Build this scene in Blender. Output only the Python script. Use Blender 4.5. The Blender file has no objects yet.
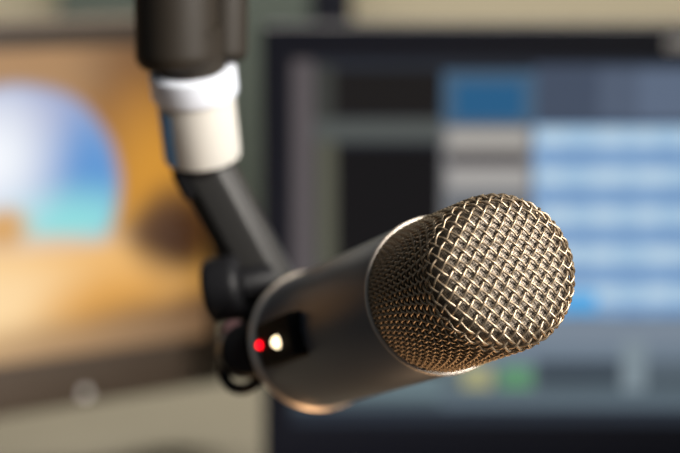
import bpy, bmesh, math, random
from mathutils import Vector, Matrix
random.seed(4)
SC = bpy.context.scene
C = SC.collection
PI = math.pi

# ------------------------------------------------------------------ camera
F_PX = 2100.0
CAM = Vector((0, 0, 1.12))
PITCH = math.radians(8)
cd = bpy.data.cameras.new('camera')
cam = bpy.data.objects.new('camera', cd); C.objects.link(cam)
cam.location = CAM
cam.rotation_euler = (math.radians(90) - PITCH, 0, 0)
cd.sensor_width = 36.0
cd.lens = F_PX / 680 * 36.0
cd.clip_start = 0.02
cd.dof.use_dof = True
cd.dof.focus_distance = 0.648
cd.dof.aperture_fstop = 7.0
cd.dof.aperture_blades = 0
SC.camera = cam
RIGHT = Vector((1, 0, 0))
UP = Vector((0, math.sin(PITCH), math.cos(PITCH)))
FWD = Vector((0, math.cos(PITCH), -math.sin(PITCH)))

def ray(px, py):
    return FWD + RIGHT * ((px - 340) / F_PX) - UP * ((py - 226.5) / F_PX)
def at(px, py, d):
    return CAM + ray(px, py) * d
def cv(x, y, z):                       # camera-frame direction (right, up, towards the viewer) as a world direction
    return RIGHT * x + UP * y - FWD * z

# ------------------------------------------------------------------ materials
def mat(name, col, rough=0.5, metal=0.0, bump=0.0, scale=200, var=0.0, coat=0.0, spec=0.5):
    m = bpy.data.materials.new(name); m.use_nodes = True
    nt = m.node_tree; b = nt.nodes['Principled BSDF']
    b.inputs['Base Color'].default_value = (*col, 1)
    b.inputs['Roughness'].default_value = rough
    b.inputs['Metallic'].default_value = metal
    b.inputs['Coat Weight'].default_value = coat
    b.inputs['Specular IOR Level'].default_value = spec
    tc = nt.nodes.new('ShaderNodeTexCoord')
    n = nt.nodes.new('ShaderNodeTexNoise'); n.inputs['Scale'].default_value = scale
    n.inputs['Detail'].default_value = 4
    nt.links.new(tc.outputs['Object'], n.inputs['Vector'])
    if var:
        mx = nt.nodes.new('ShaderNodeMix'); mx.data_type = 'RGBA'
        mx.inputs[6].default_value = (*[c * (1 - var) for c in col], 1)
        mx.inputs[7].default_value = (*[min(1, c * (1 + var)) for c in col], 1)
        nt.links.new(n.outputs['Fac'], mx.inputs[0]); nt.links.new(mx.outputs[2], b.inputs['Base Color'])
    if bump:
        bp = nt.nodes.new('ShaderNodeBump'); bp.inputs['Strength'].default_value = bump
        bp.inputs['Distance'].default_value = 0.0005
        nt.links.new(n.outputs['Fac'], bp.inputs['Height']); nt.links.new(bp.outputs['Normal'], b.inputs['Normal'])
    return m

def srgb(r, g, b):
    f = lambda c: (c / 255 / 12.92) if c / 255 <= 0.04045 else ((c / 255 + 0.055) / 1.055) ** 2.4
    return (f(r), f(g), f(b))

def emis(name, col, s=1.0):
    m = bpy.data.materials.new(name); m.use_nodes = True
    b = m.node_tree.nodes['Principled BSDF']
    b.inputs['Base Color'].default_value = (0.003, 0.003, 0.003, 1)
    b.inputs['Roughness'].default_value = 0.4; b.inputs['Specular IOR Level'].default_value = .03
    b.inputs['Emission Color'].default_value = (*col, 1)
    b.inputs['Emission Strength'].default_value = s
    return m

M = dict(
    wire=mat('bronze_wire', (0.31, 0.24, 0.165), 0.42, 0.8, 0.05, 900, 0.06),
    body=mat('gunmetal', (0.090, 0.104, 0.130), 0.40, 0.5, 0.03, 1200, 0.05),
    ring=mat('champagne_rim', (0.80, 0.70, 0.60), 0.35, 0.8, 0.02, 600, 0.05),
    rim=mat('dull_rim', (0.42, 0.37, 0.32), 0.45, 0.6, 0.02, 600, 0.05),
    black=mat('black_plastic', (0.007, 0.007, 0.008), 0.45, 0, 0.05, 800, 0.1, spec=.15),
    matte=mat('matte_black', (0.006, 0.006, 0.006), 0.7, 0, 0.05, 800, 0.1, spec=.06),
    blackmetal=mat('black_anodised', (0.013, 0.0125, 0.012), 0.5, 0, 0.04, 900, 0.1, spec=.3),
    bronze=mat('dark_bronze_cover', (0.014, 0.0105, 0.007), 0.6, 0, 0.04, 600, 0.1, spec=.25),
    white=mat('white_plastic', (0.57, 0.60, 0.67), 0.4, 0, 0.02, 400, 0.02),
    cream=mat('off_white_plastic', (0.44, 0.42, 0.385), 0.45, 0, 0.02, 400, 0.03),
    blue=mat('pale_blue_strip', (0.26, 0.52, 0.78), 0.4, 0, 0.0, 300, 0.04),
    pink=mat('red_reflection_metal', (0.40, 0.22, 0.22), 0.4, 0.5, 0.0, 300, 0.05),  # pink tint is a red light reflection put into the base colour
    bezel=mat('black_bezel', (0.009, 0.010, 0.018), 0.42, 0, 0.03, 500, 0.1, spec=.25),
    brownbezel=mat('dark_brown_bezel', (0.055, 0.038, 0.026), 0.45, 0, 0.03, 500, 0.1),
    silver=mat('silver_badge', (0.75, 0.74, 0.72), 0.3, 0.3, 0, 300, 0.02),
    wall=mat('beige_wall_paint', (0.52, 0.47, 0.35), 0.85, 0, 0.2, 60, 0.05),
    panel=mat('grey_green_felt', (0.165, 0.205, 0.185), 0.95, 0, 0.4, 300, 0.08),
    desk=mat('olive_beige_laminate', (0.082, 0.075, 0.055), 0.55, 0, 0.05, 120, 0.05),
    floor=mat('grey_carpet', (0.12, 0.11, 0.10), 0.95, 0, 0.4, 300, 0.1),
)

def fine_mesh_mat():
    """fine woven liner: checker weave in the sheet's own coordinates (UV in metres x 1000)"""
    m = bpy.data.materials.new('fine_bronze_mesh'); m.use_nodes = True
    nt = m.node_tree; b = nt.nodes['Principled BSDF']
    b.inputs['Metallic'].default_value = 0.4; b.inputs['Roughness'].default_value = 0.5
    uv = nt.nodes.new('ShaderNodeUVMap')
    sep = nt.nodes.new('ShaderNodeSeparateXYZ'); nt.links.new(uv.outputs['UV'], sep.inputs[0])
    def sn(sock, off):
        a = nt.nodes.new('ShaderNodeMath'); a.operation = 'MULTIPLY_ADD'
        a.inputs[1].default_value = 2 * PI / 1.6; a.inputs[2].default_value = off
        nt.links.new(sock, a.inputs[0])
        s = nt.nodes.new('ShaderNodeMath'); s.operation = 'SINE'; nt.links.new(a.outputs[0], s.inputs[0])
        return s.outputs[0]
    p = nt.nodes.new('ShaderNodeMath'); p.operation = 'MULTIPLY'
    nt.links.new(sn(sep.outputs[0], 0), p.inputs[0]); nt.links.new(sn(sep.outputs[1], 0.6), p.inputs[1])
    ab = nt.nodes.new('ShaderNodeMath'); ab.operation = 'ABSOLUTE'; nt.links.new(p.outputs[0], ab.inputs[0])
    mx = nt.nodes.new('ShaderNodeMix'); mx.data_type = 'RGBA'
    mx.inputs[6].default_value = (0.20, 0.158, 0.115, 1); mx.inputs[7].default_value = (0.006, 0.005, 0.004, 1)
    pw = nt.nodes.new('ShaderNodeMath'); pw.operation = 'POWER'; pw.inputs[1].default_value = 0.9; nt.links.new(ab.outputs[0], pw.inputs[0]); nt.links.new(pw.outputs[0], mx.inputs[0]); nt.links.new(mx.outputs[2], b.inputs['Base Color'])
    inv = nt.nodes.new('ShaderNodeMath'); inv.operation = 'SUBTRACT'; inv.inputs[0].default_value = 1
    nt.links.new(ab.outputs[0], inv.inputs[1])
    bp = nt.nodes.new('ShaderNodeBump'); bp.inputs['Strength'].default_value = 0.3; bp.inputs['Distance'].default_value = 0.0001
    nt.links.new(inv.outputs[0], bp.inputs['Height']); nt.links.new(bp.outputs['Normal'], b.inputs['Normal'])
    return m
M['fine'] = fine_mesh_mat()

# ------------------------------------------------------------------ mesh helpers
def obj(name, bm, m, parent=None, smooth=True, label=None):
    me = bpy.data.meshes.new(name)
    bm.normal_update(); bm.to_mesh(me); bm.free()
    if smooth:
        for p in me.polygons: p.use_smooth = True
        me.set_sharp_from_angle(angle=math.radians(40))
    for mm in (m if isinstance(m, list) else [m]): me.materials.append(mm)
    o = bpy.data.objects.new(name, me); C.objects.link(o)
    if parent: o.parent = parent
    if label: o['label'] = label
    return o
def tag(o, label, cat, group=None):
    o['label'] = label; o['category'] = cat
    if group: o['group'] = group
    return o
def thing(name, label, cat, matrix):
    o = bpy.data.objects.new(name, None); C.objects.link(o)
    o.empty_display_size = 0.02
    o.matrix_world = matrix
    return tag(o, label, cat)
def struct(o):
    o['kind'] = 'structure'; return o

def frame(loc, z, xhint):
    z = z.normalized(); y = z.cross(xhint).normalized(); x = y.cross(z).normalized()
    m = Matrix((x, y, z)).transposed().to_4x4(); m.translation = loc
    return m

def add_lathe(bm, prof, n=64, mtx=Matrix(), cap0=True, cap1=True):
    """revolve (radius, z) pairs about local z"""
    rings = []
    for r, z in prof:
        if r < 1e-6:
            rings.append([bm.verts.new(mtx @ Vector((0, 0, z)))])
        else:
            rings.append([bm.verts.new(mtx @ Vector((r * math.cos(2 * PI * k / n), r * math.sin(2 * PI * k / n), z))) for k in range(n)])
    for a, b in zip(rings, rings[1:]):
        for k in range(n):
            k2 = (k + 1) % n
            if len(a) == 1 and len(b) == 1: continue
            if len(a) == 1: bm.faces.new((a[0], b[k2], b[k]))
            elif len(b) == 1: bm.faces.new((a[k], a[k2], b[0]))
            else: bm.faces.new((a[k], a[k2], b[k2], b[k]))
    if cap0 and len(rings[0]) > 1: bm.faces.new(rings[0])
    if cap1 and len(rings[-1]) > 1: bm.faces.new(rings[-1])
    bmesh.ops.recalc_face_normals(bm, faces=bm.faces)

def rounded_cyl(r, h, b, n=5):
    """profile of a bevelled cylinder, z from 0 to h"""
    p = [(0, 0)]
    for k in range(n + 1):
        a = PI / 2 * k / n; p.append((r - b + b * math.sin(a), b - b * math.cos(a)))
    for k in range(n + 1):
        a = PI / 2 * k / n; p.append((r - b + b * math.cos(a), h - b + b * math.sin(a)))
    p.append((0, h))
    return p

def add_box(bm, sx, sy, sz, mtx=Matrix(), bev=0.0, seg=3):
    r = bmesh.ops.create_cube(bm, size=1)
    vs = r['verts']
    for v in vs: v.co = Vector((v.co.x * sx, v.co.y * sy, v.co.z * sz))
    if bev:
        es = list({e for v in vs for e in v.link_edges})
        q = bmesh.ops.bevel(bm, geom=es, offset=bev, segments=seg, profile=0.5, affect='EDGES')
        vs = list({v for f in q['faces'] for v in f.verts} | {v for v in vs if v.is_valid})
    for v in vs: v.co = mtx @ v.co

def add_prism(bm, pts, z0, z1, mtx=Matrix(), bev=0.0):
    a = [bm.verts.new(Vector((x, y, z0))) for x, y in pts]
    b = [bm.verts.new(Vector((x, y, z1))) for x, y in pts]
    n = len(pts); fs = []
    fs.append(bm.faces.new(a[::-1])); fs.append(bm.faces.new(b))
    for k in range(n): fs.append(bm.faces.new((a[k], a[(k + 1) % n], b[(k + 1) % n], b[k])))
    vs = a + b
    if bev:
        es = list({e for f in fs for e in f.edges})
        q = bmesh.ops.bevel(bm, geom=es, offset=bev, segments=3, profile=0.5, affect='EDGES')
        vs = list({v for f in q['faces'] for v in f.verts} | {v for v in vs if v.is_valid})
    for v in vs: v.co = mtx @ v.co

def add_tube(bm, pts, nrms, rad, n=6):
    """tube along pts, given a normal per point"""
    prev = None; first = None
    N = len(pts)
    for i, p in enumerate(pts):
        t = (pts[min(i + 1, N - 1)] - pts[max(i - 1, 0)])
        if t.length < 1e-9: continue
        t.normalize()
        b = t.cross(nrms[i]).normalized(); m = b.cross(t)
        ring = [bm.verts.new(p + (b * math.cos(2 * PI * k / n) + m * math.sin(2 * PI * k / n)) * rad) for k in range(n)]
        if prev:
            for k in range(n):
                bm.faces.new((prev[k], prev[(k + 1) % n], ring[(k + 1) % n], ring[k]))
        else: first = ring
        prev = ring
    if first:
        bm.faces.new(first[::-1]); bm.faces.new(prev)

def between(a, b, xhint=Vector((1, 0, 0))):
    return frame(a, b - a, xhint), (b - a).length

# ------------------------------------------------------------------ microphone
RING = Vector(((440.6 - 340) * .693 / F_PX, -(295.0 - 226.5) * .693 / F_PX, -.693))     # camera frame
AX = Vector((.3340, .1700, .9270)).normalized()                                          # towards the viewer and right
ring_w = CAM + cv(RING.x, RING.y, RING.z)
ax_w = cv(*AX)
mic_m = frame(ring_w, ax_w, RIGHT)
R = 0.0262
mic = thing('microphone', 'dark grey broadcast microphone with a bronze wire mesh head, in sharp focus', 'microphone', mic_m)

LEN = 0.126
bm = bmesh.new()
add_lathe(bm, [(R - .004, -.0005), (R - .0006, -.0005), (R - .0002, -.001), (R, -.0016), (R, -.06), (R, -LEN + .002), (R - .0004, -LEN), (R - .004, -LEN)], 128)
obj('body', bm, M['body'], mic)
def rim(z, h, ro, ri):
    bm = bmesh.new()
    p = []
    for k in range(9):
        a = PI * k / 8; p.append(((ro - h / 2) + h / 2 * math.sin(a), z + h / 2 * math.cos(a)))
    p = [(ri, z + h / 2)] + p + [(ri, z - h / 2), (ri, z + h / 2)]
    add_lathe(bm, p, 160, cap0=False, cap1=False)
    return bm
obj('front_rim', rim(0, .0012, R + .0006, R - .0006), M['rim'], mic, label='thin bright metal rim between body and mesh head')
obj('rear_rim', rim(-LEN, .0045, R + .0012, R - .004), M['ring'], mic, label='bright metal rim at the rear of the body')
bm = bmesh.new()
add_lathe(bm, [(R - .002, -LEN - .0005), (R - .0025, -LEN - .006), (R - .007, -LEN - .012), (.011, -LEN - .016), (.0098, -LEN - .018), (.0098, -LEN - .034), (0, -LEN - .034)], 64)
obj('tail_cap', bm, M['black'], mic)

# pressed mesh head: a flat woven sheet drawn over a cup, so the weave bunches up towards the rim
R0, R1, GL, SH, DOME = 0.0252, 0.0259, 0.0570, 0.0075, 0.0018
prof = []                                                   # apex outwards, (r, z)
zf = GL - DOME                                              # height of the dome's edge
rc = R1 - SH                                                # dome edge radius
Rd = (rc * rc + DOME * DOME) / (2 * DOME)
th_d = math.asin(rc / Rd)
for k in range(41):
    a = th_d * k / 40; prof.append((Rd * math.sin(a), GL - Rd + Rd * math.cos(a)))
slope = math.atan2(R0 - R1, zf)
cz = prof[-1][1] - SH * math.cos(th_d); cr = prof[-1][0] - SH * math.sin(th_d)
for k in range(1, 41):
    a = th_d + (PI / 2 - slope * 0 - th_d) * k / 40
    prof.append((cr + SH * math.sin(a), cz + SH * math.cos(a)))
rr, rz = prof[-1]
for k in range(1, 61):
    t = k / 60; prof.append((rr + (R0 - rr) * t, rz + (-.0012 - rz) * t))
S = [0.0]
for a, b in zip(prof, prof[1:]): S.append(S[-1] + math.hypot(b[0] - a[0], b[1] - a[1]))
SMAX = S[-1]
import bisect
def cup(u, v):
    s = math.hypot(u, v)
    if s > SMAX: return None
    i = min(max(bisect.bisect_right(S, s) - 1, 0), len(S) - 2)
    t = (s - S[i]) / (S[i + 1] - S[i])
    (r0, z0), (r1, z1) = prof[i], prof[i + 1]
    i0, i1 = max(i - 1, 0), min(i + 2, len(S) - 1)
    dr, dz = prof[i1][0] - prof[i0][0], prof[i1][1] - prof[i0][1]
    l = math.hypot(dr, dz)
    nr, nz = -dz / l, dr / l
    c, sn = (u / s, v / s) if s > 1e-9 else (1, 0)
    r = r0 + (r1 - r0) * t; z = z0 + (z1 - z0) * t
    return Vector((r * c, r * sn, z)), Vector((nr * c, nr * sn, nz))
WR, AMP = 0.00041, 0.00038
PW = (0.00334, 0.00306)                                     # pitch of the two wire families
ROT, ROTV = math.radians(-36), math.radians(-29)            # the drawn sheet is slightly out of square
def weave(u, v): return u * math.cos(ROT) - v * math.sin(ROTV), u * math.sin(ROT) + v * math.cos(ROTV)
bm = bmesh.new()
for d in (0, 1):
    pw, po = PW[d], PW[1 - d]
    NW = int(1.1 * SMAX / pw) + 2
    n = int(2.2 * SMAX / (po / 6))
    for i in range(-NW, NW + 1):
        o = (i + 0.3) * pw
        pts, nr = [], []
        for k in range(n + 1):
            q = 1.1 * SMAX * (2 * k / n - 1)
            u, v = (o, q) if d == 0 else (q, o)
            r = cup(*weave(u, v))
            if not r: continue
            s = (1 if i % 2 == 0 else -1) * math.cos(PI * (q / po - .3)) * (1 if d == 0 else -1)
            pts.append(r[0] + r[1] * (AMP * s)); nr.append(r[1])
        if len(pts) > 4: add_tube(bm, pts, nr, WR, 6)
grille = obj('wire_grille', bm, M['wire'], mic, label='coarse woven bronze wire mesh head')
grille.data.set_sharp_from_angle(angle=PI)

bm = bmesh.new()
uvl = bm.loops.layers.uv.new('UVMap')
IN = 0.0013; NA = 128
rows = []
for i in range(0, len(S)):
    row = []
    for k in range(NA):
        a = 2 * PI * k / NA
        r = cup(S[i] * math.cos(a) * .99999, S[i] * math.sin(a) * .99999)
        row.append((bm.verts.new(r[0] - r[1] * IN), S[i] * math.cos(a + ROT) * 1000, S[i] * math.sin(a + ROT) * 1000))
    rows.append(row)
for a, b in zip(rows[1:], rows[2:]):
    for k in range(NA):
        q = (a[k], b[k], b[(k + 1) % NA], a[(k + 1) % NA])
        f = bm.faces.new([x[0] for x in q])
        for l, x in zip(f.loops, q): l[uvl].uv = (x[1], x[2])
for k in range(NA):
    q = (rows[0][0], rows[1][k], rows[1][(k + 1) % NA])
    f = bm.faces.new([x[0] for x in q])
    for l, x in zip(f.loops, q): l[uvl].uv = (x[1], x[2])
for row in rows[:1]:
    for x in row[1:]: bm.verts.remove(x[0])
obj('fine_mesh_liner', bm, M['fine'], grille, label='fine mesh liner behind the coarse wires')

# ------------------------------------------------------------------ microphone arm
DA = 0.820
p_bar0 = at(206, 170, DA + .006)
p_bar1 = at(266, 280, DA + .016)
arm = thing('boom_stand', 'black jointed microphone boom with a white joint and glowing indicator lamps', 'microphone stand',
            Matrix.Translation(at(190, 40, DA)))
arm_inv = arm.matrix_world.inverted()
bpy.context.view_layer.update()
def apart(name, bm, m, parent=arm, label=None, smooth=True):
    o = obj(name, bm, m, None, smooth, label)
    o.data.transform(arm_inv)
    o.parent = parent
    return o
mm = DA / F_PX                                              # metres per pixel there
j0 = at(189, 42, DA - .014); j1 = at(202.5, 156, DA + .006)
jm, jl = between(j0, j1, RIGHT)
def along(y): return (y - 46) / (160 - 46) * jl             # photo row -> distance down the joint
# white joint
bm = bmesh.new()
rw = 43.5 * mm; rb = 39 * mm
add_lathe(bm, [(0, along(72)), (rw - .003, along(72)), (rw - .0008, along(73)), (rw, along(75)), (rw, along(96)), (rw - .0006, along(98.5)), (rw - .002, along(99.5)), (0, along(99.5))], 64, jm)
apart('white_collar', bm, M['white'], label='glossy white collar of the joint')
bm = bmesh.new()
add_lathe(bm, [(0, along(98)), (rb, along(98)), (rb, along(158)), (rb - .0006, along(161)), (rb - .0025, along(162.5)), (0, along(162.5))], 64, jm)
sleeve = apart('cream_sleeve', bm, M['cream'], label='off-white lower sleeve of the joint')
bm = bmesh.new()
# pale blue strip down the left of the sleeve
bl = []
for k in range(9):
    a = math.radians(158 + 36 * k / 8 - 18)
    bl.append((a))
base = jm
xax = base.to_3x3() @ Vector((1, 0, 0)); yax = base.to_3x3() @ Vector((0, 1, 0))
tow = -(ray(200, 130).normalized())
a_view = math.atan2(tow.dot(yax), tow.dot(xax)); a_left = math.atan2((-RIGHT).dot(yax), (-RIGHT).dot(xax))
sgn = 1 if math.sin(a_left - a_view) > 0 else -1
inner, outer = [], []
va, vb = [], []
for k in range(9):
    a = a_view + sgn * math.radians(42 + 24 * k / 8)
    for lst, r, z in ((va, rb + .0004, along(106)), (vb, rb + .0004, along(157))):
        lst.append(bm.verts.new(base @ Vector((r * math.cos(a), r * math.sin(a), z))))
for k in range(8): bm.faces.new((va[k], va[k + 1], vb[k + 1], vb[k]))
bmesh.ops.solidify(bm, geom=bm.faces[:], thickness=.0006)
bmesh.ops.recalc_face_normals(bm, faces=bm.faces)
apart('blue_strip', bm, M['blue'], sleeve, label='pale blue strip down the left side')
bm = bmesh.new(); add_lathe(bm, [(0, along(150)), (36 * mm, along(150)), (36 * mm, along(160)), (32 * mm, along(172)), (0, along(172))], 40, jm)
apart('bar_socket', bm, M['black'])
# stub between knuckle and collar
bm = bmesh.new()
add_lathe(bm, [(0, along(30)), (34 * mm, along(30)), (34 * mm, along(76)), (0, along(76))], 48, jm)
apart('stub', bm, M['bronze'])
# dark bronze knuckle: main barrel and a slimmer cheek at its right
bm = bmesh.new()
kb = at(177, 72, DA - .014); kt = at(175, -70, DA - .020)
km, kl = between(kb, kt, RIGHT)
add_lathe(bm, rounded_cyl(41 * mm, kl, 17 * mm, 8), 64, km)
knuckle = apart('knuckle_barrel', bm, M['bronze'])
bm = bmesh.new()
kb2 = at(223, 62, DA - .006); kt2 = at(224, -64, DA - .010)
km2, kl2 = between(kb2, kt2, RIGHT)
add_lathe(bm, rounded_cyl(24.5 * mm, kl2, 11 * mm, 8), 48, km2)
apart('knuckle_cheek', bm, M['bronze'])
# boom tube running from the knuckle up to a bracket on the back wall, above the picture
WALL_Y = 1.95
bt0 = at(190, -62, DA - .012); bt1 = Vector((-.55, WALL_Y - .02, 1.62))
bm = bmesh.new(); m_, l_ = between(bt0, bt1, RIGHT)
add_lathe(bm, [(0, 0), (.014, 0), (.014, l_), (0, l_)], 32, m_)
apart('boom_tube', bm, M['blackmetal'])
bm = bmesh.new(); add_box(bm, .09, .04, .14, Matrix.Translation((-.55, WALL_Y - .02, 1.62)), .004)
apart('wall_bracket', bm, M['black'])

# faceted black bar down to the microphone
bm = bmesh.new()
bmx, bl_ = between(p_bar0, p_bar1, RIGHT)
w = 31 * mm
pts = [(w * math.cos(math.radians(a)), w * .95 * math.sin(math.radians(a))) for a in (20, 62, 118, 160, 200, 242, 298, 340)]
add_prism(bm, pts, -.004, bl_ + .004, bmx, .0012)
apart('bar', bm, M['blackmetal'])
bm = bmesh.new()
bk = frame(at(190, 180, DA + .004), p_bar1 - p_bar0, RIGHT)
add_box(bm, 26 * mm, 34 * mm, 36 * mm, bk, .003)
apart('hinge_block', bm, M['black'])
# thumb knob seen edge-on
bm = bmesh.new()
k0 = at(206, 292, DA + .004); k1 = at(243, 286, DA + .002)
m_, l_ = between(k0, k1, UP)
add_lathe(bm, rounded_cyl(33 * mm, l_, .0035), 48, m_)
apart('thumb_knob', bm, M['black'])
bm = bmesh.new()
m_, l_ = between(at(238, 286, DA + .002), at(272, 279, DA + .006), UP)
add_lathe(bm, rounded_cyl(17 * mm, l_, .001), 32, m_)
apart('pivot_pin', bm, M['black'])
# clamp block behind the microphone and the eye below it
bm = bmesh.new()
add_box(bm, 44 * mm, 30 * mm, 62 * mm, frame(at(262, 318, DA + .012), cv(0, 1, 0), cv(.95, .3, 0)), .004)
apart('clamp_block', bm, M['black'])
bm = bmesh.new()
m_, l_ = between(at(243, 352, DA + .006), at(249, 350, DA - .014), UP)
add_lathe(bm, rounded_cyl(28 * mm, l_, .003), 40, m_)
apart('clamp_screw_head', bm, M['black'])
bm = bmesh.new()                                            # eye (torus) at the bottom
tm = frame(at(242, 372, DA - .004), cv(-.1, .45, 1), RIGHT)
for i in range(40):
    a = 2 * PI * i / 40
Rm, rm = 18 * mm, 6 * mm
vs = [[bm.verts.new(tm @ Vector(((Rm + rm * math.cos(2 * PI * j / 12)) * math.cos(2 * PI * i / 40), (Rm + rm * math.cos(2 * PI * j / 12)) * math.sin(2 * PI * i / 40), rm * math.sin(2 * PI * j / 12)))) for j in range(12)] for i in range(40)]
for i in range(40):
    for j in range(12):
        bm.faces.new((vs[i][j], vs[(i + 1) % 40][j], vs[(i + 1) % 40][(j + 1) % 12], vs[i][(j + 1) % 12]))
bmesh.ops.recalc_face_normals(bm, faces=bm.faces)
apart('cable_eye', bm, M['black'])
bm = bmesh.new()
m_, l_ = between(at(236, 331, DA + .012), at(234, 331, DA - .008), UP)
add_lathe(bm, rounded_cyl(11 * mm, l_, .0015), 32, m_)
apart('red_reflection_screw', bm, M['pink'], label='metal screw tinted pink as a reflection of red light')  # stands in for red light reflected on metal, coloured in
# indicator module: a flat block lying along the side of the body
def body_hit(px, py, rad):                                  # where a ray first meets the body's cylinder
    d = ray(px, py); o = CAM - ring_w
    dp = d - ax_w * d.dot(ax_w); op = o - ax_w * o.dot(ax_w)
    a_, b_, c_ = dp.dot(dp), 2 * dp.dot(op), op.dot(op) - rad * rad
    t = (-b_ - math.sqrt(b_ * b_ - 4 * a_ * c_)) / (2 * a_)
    return CAM + d * t
hp = body_hit(275, 341, R + .004)
hz = (hp - ring_w).dot(ax_w)
hn = (hp - ring_w - ax_w * hz).normalized()
im = frame(hp, hn, ax_w)
DI = (hp - CAM).dot(FWD)
bm = bmesh.new(); add_box(bm, .040, .0165, .007, im @ Matrix.Translation((-.001, 0, -.0035)), .0015)
ind = apart('indicator_module', bm, M['matte'], label='small black square housing with two lamps')
def on_face(px, py, lift):                                  # where a ray meets the module's face
    n = im.to_3x3() @ Vector((0, 0, 1)); o = im.translation + n * lift
    r = ray(px, py); t = (o - CAM).dot(n) / r.dot(n)
    return CAM + r * t
for nm, px, py, rd, col, st, lb in (('red_lamp', 260.5, 345, 3.7, (1, .002, .010), 5.5, 'small glowing red lamp'), ('white_lamp', 278, 342, 6.4, (1, .80, .50), 3.2, 'glowing warm white lamp')):
    bm = bmesh.new()
    r_ = rd * DI / F_PX
    l0 = on_face(px, py, 0); l1 = on_face(px, py, .0012)
    add_lathe(bm, [(0, -.001), (r_, -.001), (r_, .0002)] + [(r_ * math.cos(k * PI / 16), .0002 + r_ * math.sin(k * PI / 16)) for k in range(1, 8)] + [(0, .0002 + r_)], 32, frame(l0, im.to_3x3() @ Vector((0, 0, 1)), RIGHT))
    apart(nm, bm, emis(nm + '_glow', col, st), ind, lb)

# ------------------------------------------------------------------ desk, walls
DESK_Z = 0.765
bm = bmesh.new(); add_box(bm, 3.0, .83, .03, Matrix.Translation((0, 1.515, DESK_Z - .015)), .004)
desk = thing('desk', 'olive beige studio desk under the two monitors', 'desk', Matrix.Translation((0, 1.3, 0)))
o = obj('worktop', bm, M['desk'], None); o.data.transform(desk.matrix_world.inverted()); o.parent = desk
for sx in (-1, 1):
    for y in (1.16, 1.85):
        bm = bmesh.new(); add_box(bm, .05, .05, DESK_Z - .03, Matrix.Translation((sx * 1.42, y, (DESK_Z - .03) / 2)), .003)
        o = obj('leg', bm, M['blackmetal'], None); o.data.transform(desk.matrix_world.inverted()); o.parent = desk
bm = bmesh.new(); add_box(bm, 7, 6, .05, Matrix.Translation((0, 0, -.025))); struct(obj('floor', bm, M['floor']))
bm = bmesh.new(); add_box(bm, 7, .1, 2.9, Matrix.Translation((0, WALL_Y + .05, 1.45))); struct(obj('wall_back', bm, M['wall']))
# grey-green panel on the wall, between two columns of beige wall
wp = lambda px, py: CAM + ray(px, py) * ((WALL_Y - CAM.y) / ray(px, py).y)
xl, xr = wp(62, 0).x, wp(335, 0).x
bm = bmesh.new(); add_box(bm, xr - xl, .03, 1.1, Matrix.Translation(((xl + xr) / 2, WALL_Y - .015, DESK_Z + .005 + .55)), .004)
tag(obj('acoustic_panel', bm, M['panel']), 'grey-green wall panel on the back wall behind the monitors', 'wall panel')
# dark upright post behind the right-hand monitor
pc = at(331, 20, 1.75)
post = thing('upright_post', 'dark upright post standing behind the right-hand monitor', 'post', Matrix.Translation((pc.x, pc.y, DESK_Z)))
bm = bmesh.new(); add_lathe(bm, [(0, .01), (.018, .01), (.018, .62), (.016, .623), (0, .623)], 32); obj('pole', bm, M['bezel'], post)
bm = bmesh.new(); add_lathe(bm, rounded_cyl(.06, .012, .003), 48); obj('base_plate', bm, M['bezel'], post)

# ------------------------------------------------------------------ right-hand monitor
DR = 1.34
PY = at(265, 226, DR).y                                     # its front plane
def onR(px, py, off=0.0):
    r = ray(px, py); return CAM + r * ((PY - off - CAM.y) / r.y)
tl, br = onR(261, 25), onR(1110, 466)
MW, MH = br.x - tl.x, tl.z - br.z
mr = thing('computer_monitor', 'black framed computer monitor showing a blue track list, behind the mesh head', 'monitor',
           Matrix.Translation(((tl.x + br.x) / 2, PY + .05, DESK_Z)))
o_r = Vector(((tl.x + br.x) / 2, PY + .05, DESK_Z))
def L(p): return p - o_r
itl, ibr = L(onR(292, 60)), L(onR(1084, 423))
a, b = L(tl), L(br)
def frame_mesh(x0, x1, z0, z1, ix0, ix1, iz0, iz1, yf, yb, rec):
    bm = bmesh.new()
    O = [(x0, z0), (x1, z0), (x1, z1), (x0, z1)]; I = [(ix0, iz0), (ix1, iz0), (ix1, iz1), (ix0, iz1)]
    of = [bm.verts.new((x, yf, z)) for x, z in O]; ob = [bm.verts.new((x, yb, z)) for x, z in O]
    jf = [bm.verts.new((x, yf, z)) for x, z in I]; jb = [bm.verts.new((x, yf + rec, z)) for x, z in I]
    for k in range(4):
        k2 = (k + 1) % 4
        bm.faces.new((of[k], of[k2], jf[k2], jf[k])); bm.faces.new((jf[k], jf[k2], jb[k2], jb[k]))
        bm.faces.new((of[k2], of[k], ob[k], ob[k2]))
    bm.faces.new(jb); bm.faces.new(ob[::-1])
    es = [e for e in bm.edges if all(v in of + ob for v in e.verts)]
    bmesh.ops.bevel(bm, geom=es, offset=.003, segments=3, profile=.5, affect='EDGES')
    bmesh.ops.recalc_face_normals(bm, faces=bm.faces)
    return bm
obj('bezel', frame_mesh(a.x, b.x, b.z, a.z, itl.x, ibr.x, ibr.z, itl.z, -.05, 0.0, .004), M['bezel'], mr)

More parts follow.
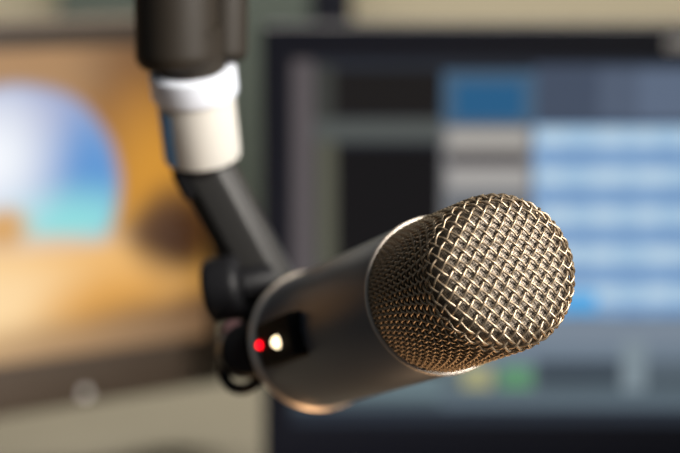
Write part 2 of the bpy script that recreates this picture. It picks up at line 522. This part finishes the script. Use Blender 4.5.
# what the screen shows, as flat patches of light: (x0, y0, x1, y1, colour), later ones lie over earlier ones
UI = [(292, 60, 1084, 423, (44, 48, 56)),
      (292, 60, 314, 423, (92, 86, 88)),
      (314, 66, 334, 423, (62, 63, 60)),
      (318, 122, 336, 380, (90, 90, 78)),
      (334, 70, 442, 118, (30, 28, 28)),
      (314, 120, 442, 142, (82, 86, 84)),
      (336, 146, 440, 372, (22, 21, 23)),
      (535, 66, 1084, 124, (70, 80, 98)),
      (600, 70, 1084, 120, (84, 95, 114)),
      (640, 70, 1084, 120, (94, 107, 128)),
      (443, 72, 536, 125, (72, 98, 122)),
      (456, 83, 523, 120, (42, 92, 132)),
      (442, 126, 532, 372, (120, 120, 122)),
      (448, 130, 528, 150, (168, 164, 158)),
      (448, 152, 528, 166, (88, 84, 84)),
      (448, 168, 528, 190, (166, 163, 160)),
      (448, 192, 528, 372, (108, 112, 118)),
      (534, 126, 1084, 316, (124, 160, 202))]
y = 128
k = 0
while y < 300:
    UI.append((536, y, 1084, y + 20, (166, 197, 222)))
    UI.append((536, y + 20, 1084, y + 39, (116, 152, 196)))
    for q in range(9):
        x0 = 545 + 48 * q + random.randint(-6, 6)
        UI.append((x0, y + 3, x0 + random.randint(14, 34), y + 16, (186, 210, 228)))
        UI.append((x0, y + 24, x0 + random.randint(14, 34), y + 34, (132, 166, 206)))
    y += 39; k += 1
UI += [(560, 292, 596, 312, (86, 168, 226)),
       (292, 378, 1084, 423, (76, 88, 96)),
       (442, 316, 1084, 378, (112, 126, 140)),
       (536, 322, 1084, 342, (124, 136, 150)),
       (536, 360, 622, 380, (64, 74, 84)),
       (640, 360, 1084, 380, (86, 98, 108)),
       (622, 342, 645, 390, (128, 142, 150)),
       (440, 366, 536, 390, (96, 110, 116)),
       (462, 366, 492, 388, (166, 164, 124)),
       (500, 366, 532, 388, (96, 146, 110)),
       (336, 372, 442, 398, (104, 122, 128)),
       (440, 392, 1084, 408, (92, 106, 116)),
       (292, 408, 1084, 423, (44, 50, 60))]
cols = {}
scr_m = []
bm = bmesh.new()
for n, (x0, y0, x1, y1, c) in enumerate(UI):
    if c not in cols:
        cols[c] = len(scr_m); scr_m.append(emis('screen_patch', srgb(*c), 1.0))
    d = .0040 - .00004 * (n + 1) - .0002
    p0, p1 = L(onR(x0, y0)), L(onR(x1, y1))
    vs = [bm.verts.new((x, -.05 + d, z)) for x, z in ((p0.x, p1.z), (p1.x, p1.z), (p1.x, p0.z), (p0.x, p0.z))]
    f = bm.faces.new(vs); f.material_index = cols[c]
scr = obj('screen', bm, scr_m, mr, smooth=False, label='lit screen with a dark mixer area and rows of blue list entries')
p0 = L(onR(678, 44))
bm = bmesh.new(); add_box(bm, .016, .0012, .008, Matrix.Translation((p0.x, -.0504, p0.z)), .0004)
obj('badge', bm, M['silver'], mr, label='pale badge on the top bezel')
bm = bmesh.new(); add_box(bm, MW * .7, .03, MH * .7, Matrix.Translation((0, .0148, (a.z + b.z) / 2)), .008); obj('back_housing', bm, M['bezel'], mr)
def stand(parent, zb, m):
    bm = bmesh.new(); add_box(bm, .07, .02, zb + .1, Matrix.Translation((0, .038, (zb + .1) / 2)), .004); obj('stand_neck', bm, m, parent)
    bm = bmesh.new(); add_lathe(bm, rounded_cyl(.085, .012, .004), 64, Matrix.Translation((0, .038, 0))); obj('stand_base', bm, m, parent)
stand(mr, b.z, M['bezel'])

# ------------------------------------------------------------------ left-hand monitor, turned in towards the seat
YAW = math.radians(38)
pr = at(226, 200, 1.42)
uL = Vector((-math.cos(YAW), -math.sin(YAW), 0))            # from its right edge to the left, coming nearer
nL = Vector((math.sin(YAW), -math.cos(YAW), 0))             # facing
def onL(px, py):
    r = ray(px, py); t = (pr - CAM).dot(nL) / r.dot(nL)
    p = CAM + r * t
    return (p - pr).dot(uL), p.z                            # distance left of the right edge, height
ztop = onL(120, 19)[1]; zbot = onL(110, 401)[1]
WL = 0.60
sz0 = zbot + .034; sz1 = ztop - .017
ml_m = Matrix((-uL, -nL, Vector((0, 0, 1)))).transposed().to_4x4()
cpos = pr + uL * (WL / 2) - nL * .05
ml_m.translation = Vector((cpos.x, cpos.y, DESK_Z))
mlm = thing('computer_monitor', 'brown framed computer monitor at the left showing an orange cave and blue sky', 'monitor', ml_m)
h = lambda z: z - DESK_Z
obj('bezel', frame_mesh(-WL / 2, WL / 2, h(zbot), h(ztop), -WL / 2 + .014, WL / 2 - .014, h(sz0), h(sz1), -.05, 0.0, .004), M['brownbezel'], mlm)
bm = bmesh.new()
X0, X1 = -WL / 2 + .014, WL / 2 - .014
uvl = bm.loops.layers.uv.new('UVMap')
vs = [bm.verts.new((x, -.0468, z)) for x, z in ((X0, h(sz0)), (X1, h(sz0)), (X1, h(sz1)), (X0, h(sz1)))]
f = bm.faces.new(vs)
# UV = (metres left of the right edge, height above the desk)
for l in f.loops: l[uvl].uv = (WL / 2 - l.vert.co.x, l.vert.co.z)

def picture_mat():
    m = bpy.data.materials.new('cave_picture'); m.use_nodes = True
    nt = m.node_tree; b = nt.nodes['Principled BSDF']
    b.inputs['Base Color'].default_value = (.01, .01, .01, 1); b.inputs['Roughness'].default_value = .4
    uv = nt.nodes.new('ShaderNodeUVMap')
    nz = nt.nodes.new('ShaderNodeTexNoise'); nz.inputs['Scale'].default_value = 16; nz.inputs['Detail'].default_value = 5
    nt.links.new(uv.outputs['UV'], nz.inputs['Vector'])
    sub = nt.nodes.new('ShaderNodeVectorMath'); sub.operation = 'SUBTRACT'; sub.inputs[1].default_value = (.5, .5, .5)
    nt.links.new(nz.outputs['Color'], sub.inputs[0])
    scl = nt.nodes.new('ShaderNodeVectorMath'); scl.operation = 'SCALE'; scl.inputs['Scale'].default_value = .008
    nt.links.new(sub.outputs[0], scl.inputs[0])
    add = nt.nodes.new('ShaderNodeVectorMath'); add.operation = 'ADD'
    nt.links.new(uv.outputs['UV'], add.inputs[0]); nt.links.new(scl.outputs[0], add.inputs[1])
    cur = None; arch = None
    def blob(px, py, rx, ry, col, soft, ang=0, strength=1.0, role=''):
        nonlocal cur, arch
        cx, cz = onL(px, py); cz -= DESK_Z
        ex = abs(onL(px + rx, py)[0] - cx); ez = abs(onL(px, py + ry)[1] - DESK_Z - cz)
        s = nt.nodes.new('ShaderNodeVectorMath'); s.operation = 'SUBTRACT'; s.inputs[1].default_value = (cx, cz, 0)
        nt.links.new(add.outputs[0], s.inputs[0])
        ro = nt.nodes.new('ShaderNodeVectorRotate'); ro.rotation_type = 'Z_AXIS'; ro.inputs['Angle'].default_value = math.radians(ang)
        nt.links.new(s.outputs[0], ro.inputs['Vector'])
        d = nt.nodes.new('ShaderNodeVectorMath'); d.operation = 'DIVIDE'; d.inputs[1].default_value = (ex, ez, 1)
        nt.links.new(ro.outputs[0], d.inputs[0])
        mu = nt.nodes.new('ShaderNodeVectorMath'); mu.operation = 'MULTIPLY'; mu.inputs[1].default_value = (1, 1, 0)
        nt.links.new(d.outputs[0], mu.inputs[0])
        ln = nt.nodes.new('ShaderNodeVectorMath'); ln.operation = 'LENGTH'; nt.links.new(mu.outputs[0], ln.inputs[0])
        mr_ = nt.nodes.new('ShaderNodeMapRange'); mr_.interpolation_type = 'SMOOTHSTEP'
        mr_.inputs['From Min'].default_value = 1 - soft; mr_.inputs['From Max'].default_value = 1 + soft
        mr_.inputs['To Min'].default_value = strength; mr_.inputs['To Max'].default_value = 0
        nt.links.new(ln.outputs['Value'], mr_.inputs['Value'])
        mx = nt.nodes.new('ShaderNodeMix'); mx.data_type = 'RGBA'
        fac = mr_.outputs['Result']
        if role == 'clip':
            ml = nt.nodes.new('ShaderNodeMath'); ml.operation = 'MULTIPLY'
            nt.links.new(fac, ml.inputs[0]); nt.links.new(arch, ml.inputs[1]); fac = ml.outputs[0]
        if role == 'arch': arch = fac
        nt.links.new(fac, mx.inputs[0])
        if cur is None: mx.inputs[6].default_value = (*srgb(176, 122, 56), 1)
        else: nt.links.new(cur, mx.inputs[6])
        mx.inputs[7].default_value = (*srgb(*col), 1)
        cur = mx.outputs[2]
        return mr_.outputs['Result'], mx
    for a_ in BLOBS: blob(*a_)
    nt.links.new(cur, b.inputs['Emission Color']); b.inputs['Emission Strength'].default_value = 1.0
    return m
BLOBS = [
    (60, 60, 130, 45, (168, 128, 86), .6),
    (200, 70, 85, 85, (86, 58, 36), .6),
    (135, 150, 34, 80, (150, 102, 48), .7),
    (160, 180, 45, 70, (206, 142, 40), .8),
    (180, 262, 70, 46, (196, 138, 46), .6),
    (40, 290, 140, 60, (240, 190, 112), .7),
    (0, 300, 70, 50, (250, 214, 160), .9),
    (120, 300, 70, 34, (222, 160, 74), .7),
    (160, 232, 26, 20, (112, 74, 38), .9, 0, .8),
    (182, 232, 34, 36, (66, 38, 18), .8, 0, .95),
    (172, 214, 20, 26, (120, 80, 40), .9, 0, .6),
    (60, 345, 160, 30, (196, 158, 112), .7),
    (200, 335, 140, 40, (96, 70, 50), .6),
    (22, 192, 96, 105, (134, 160, 206), .09, 0, 1.0, 'arch'),
    (36, 108, 70, 40, (158, 168, 204), .9, 0, 1.0, 'clip'),
    (100, 176, 38, 52, (86, 146, 208), .9, 0, 1.0, 'clip'),
    (70, 226, 84, 30, (140, 218, 220), .9, 0, 1.0, 'clip'),
    (-2, 158, 46, 56, (240, 244, 250), .95, 0, 1.0, 'clip'),
    (40, 296, 150, 52, (236, 182, 108), .12),
    (30, 246, 80, 8, (214, 190, 170), .9),
    (0, 306, 70, 46, (250, 214, 160), .9),
    (120, 306, 60, 30, (222, 160, 74), .8),
    (6, 230, 24, 20, (214, 162, 96), .6),
    (160, 236, 26, 20, (112, 74, 38), .9, 0, .8),
    (182, 236, 34, 36, (66, 38, 18), .8, 0, .95),
    (200, 335, 140, 40, (96, 70, 50), .6, 0, .9),
    (40, 352, 150, 22, (176, 140, 100), .8, 0, .7),
]
obj('screen', bm, picture_mat(), mlm, smooth=False, label='lit screen with an orange cave opening on blue sky and sea')
bu, bz = onL(85, 398)
bm = bmesh.new(); add_lathe(bm, rounded_cyl(.0032, .0016, .0005), 24, Matrix.Translation((WL / 2 - bu, -.0496, h(zbot) + .008)) @ Matrix.Rotation(PI / 2, 4, 'X'))
obj('power_button', bm, M['silver'], mlm, label='small pale power button on the lower bezel')
bm = bmesh.new(); add_box(bm, WL * .7, .03, (ztop - zbot) * .7, Matrix.Translation((0, .0148, (h(zbot) + h(ztop)) / 2)), .008); obj('back_housing', bm, M['brownbezel'], mlm)
stand(mlm, h(zbot), M['brownbezel'])

# ------------------------------------------------------------------ light
w = bpy.data.worlds.new('world'); SC.world = w; w.use_nodes = True
w.node_tree.nodes['Background'].inputs['Color'].default_value = (.82, .91, 1, 1)
w.node_tree.nodes['Background'].inputs['Strength'].default_value = 0.13
def area(name, loc, target, sx, sy, power, col):
    l = bpy.data.lights.new(name, 'AREA'); l.shape = 'RECTANGLE'; l.size = sx; l.size_y = sy
    l.energy = power; l.color = col
    o = bpy.data.objects.new(name, l); C.objects.link(o); o.location = loc
    o.rotation_euler = (Vector(target) - Vector(loc)).to_track_quat('-Z', 'Y').to_euler()
    return o
mic_p = ring_w
key = mic_p + cv(.74, .37, .56) * .85
area('key_lamp', key, mic_p, .65, .65, 5.9, (1, .945, .87)).data.spread = math.radians(55)
area('low_warm_fill', mic_p + cv(.0, -.32, -.10), mic_p - ax_w * .08, .14, .14, 0.6, (1, .62, .34))  # unseen fill light added below, turns the rims and lower wires gold
area('ceiling_lamp', (.1, 1.70, 2.3), (0.1, 1.72, .8), 1.4, .2, 19, (1, .92, .80)).data.spread = math.radians(75)
SC.view_settings.view_transform = 'Standard'
SC.view_settings.look = 'None'
SC.view_settings.gamma = 1
SC.view_settings.use_curve_mapping = False
SC.view_settings.exposure = 0.0
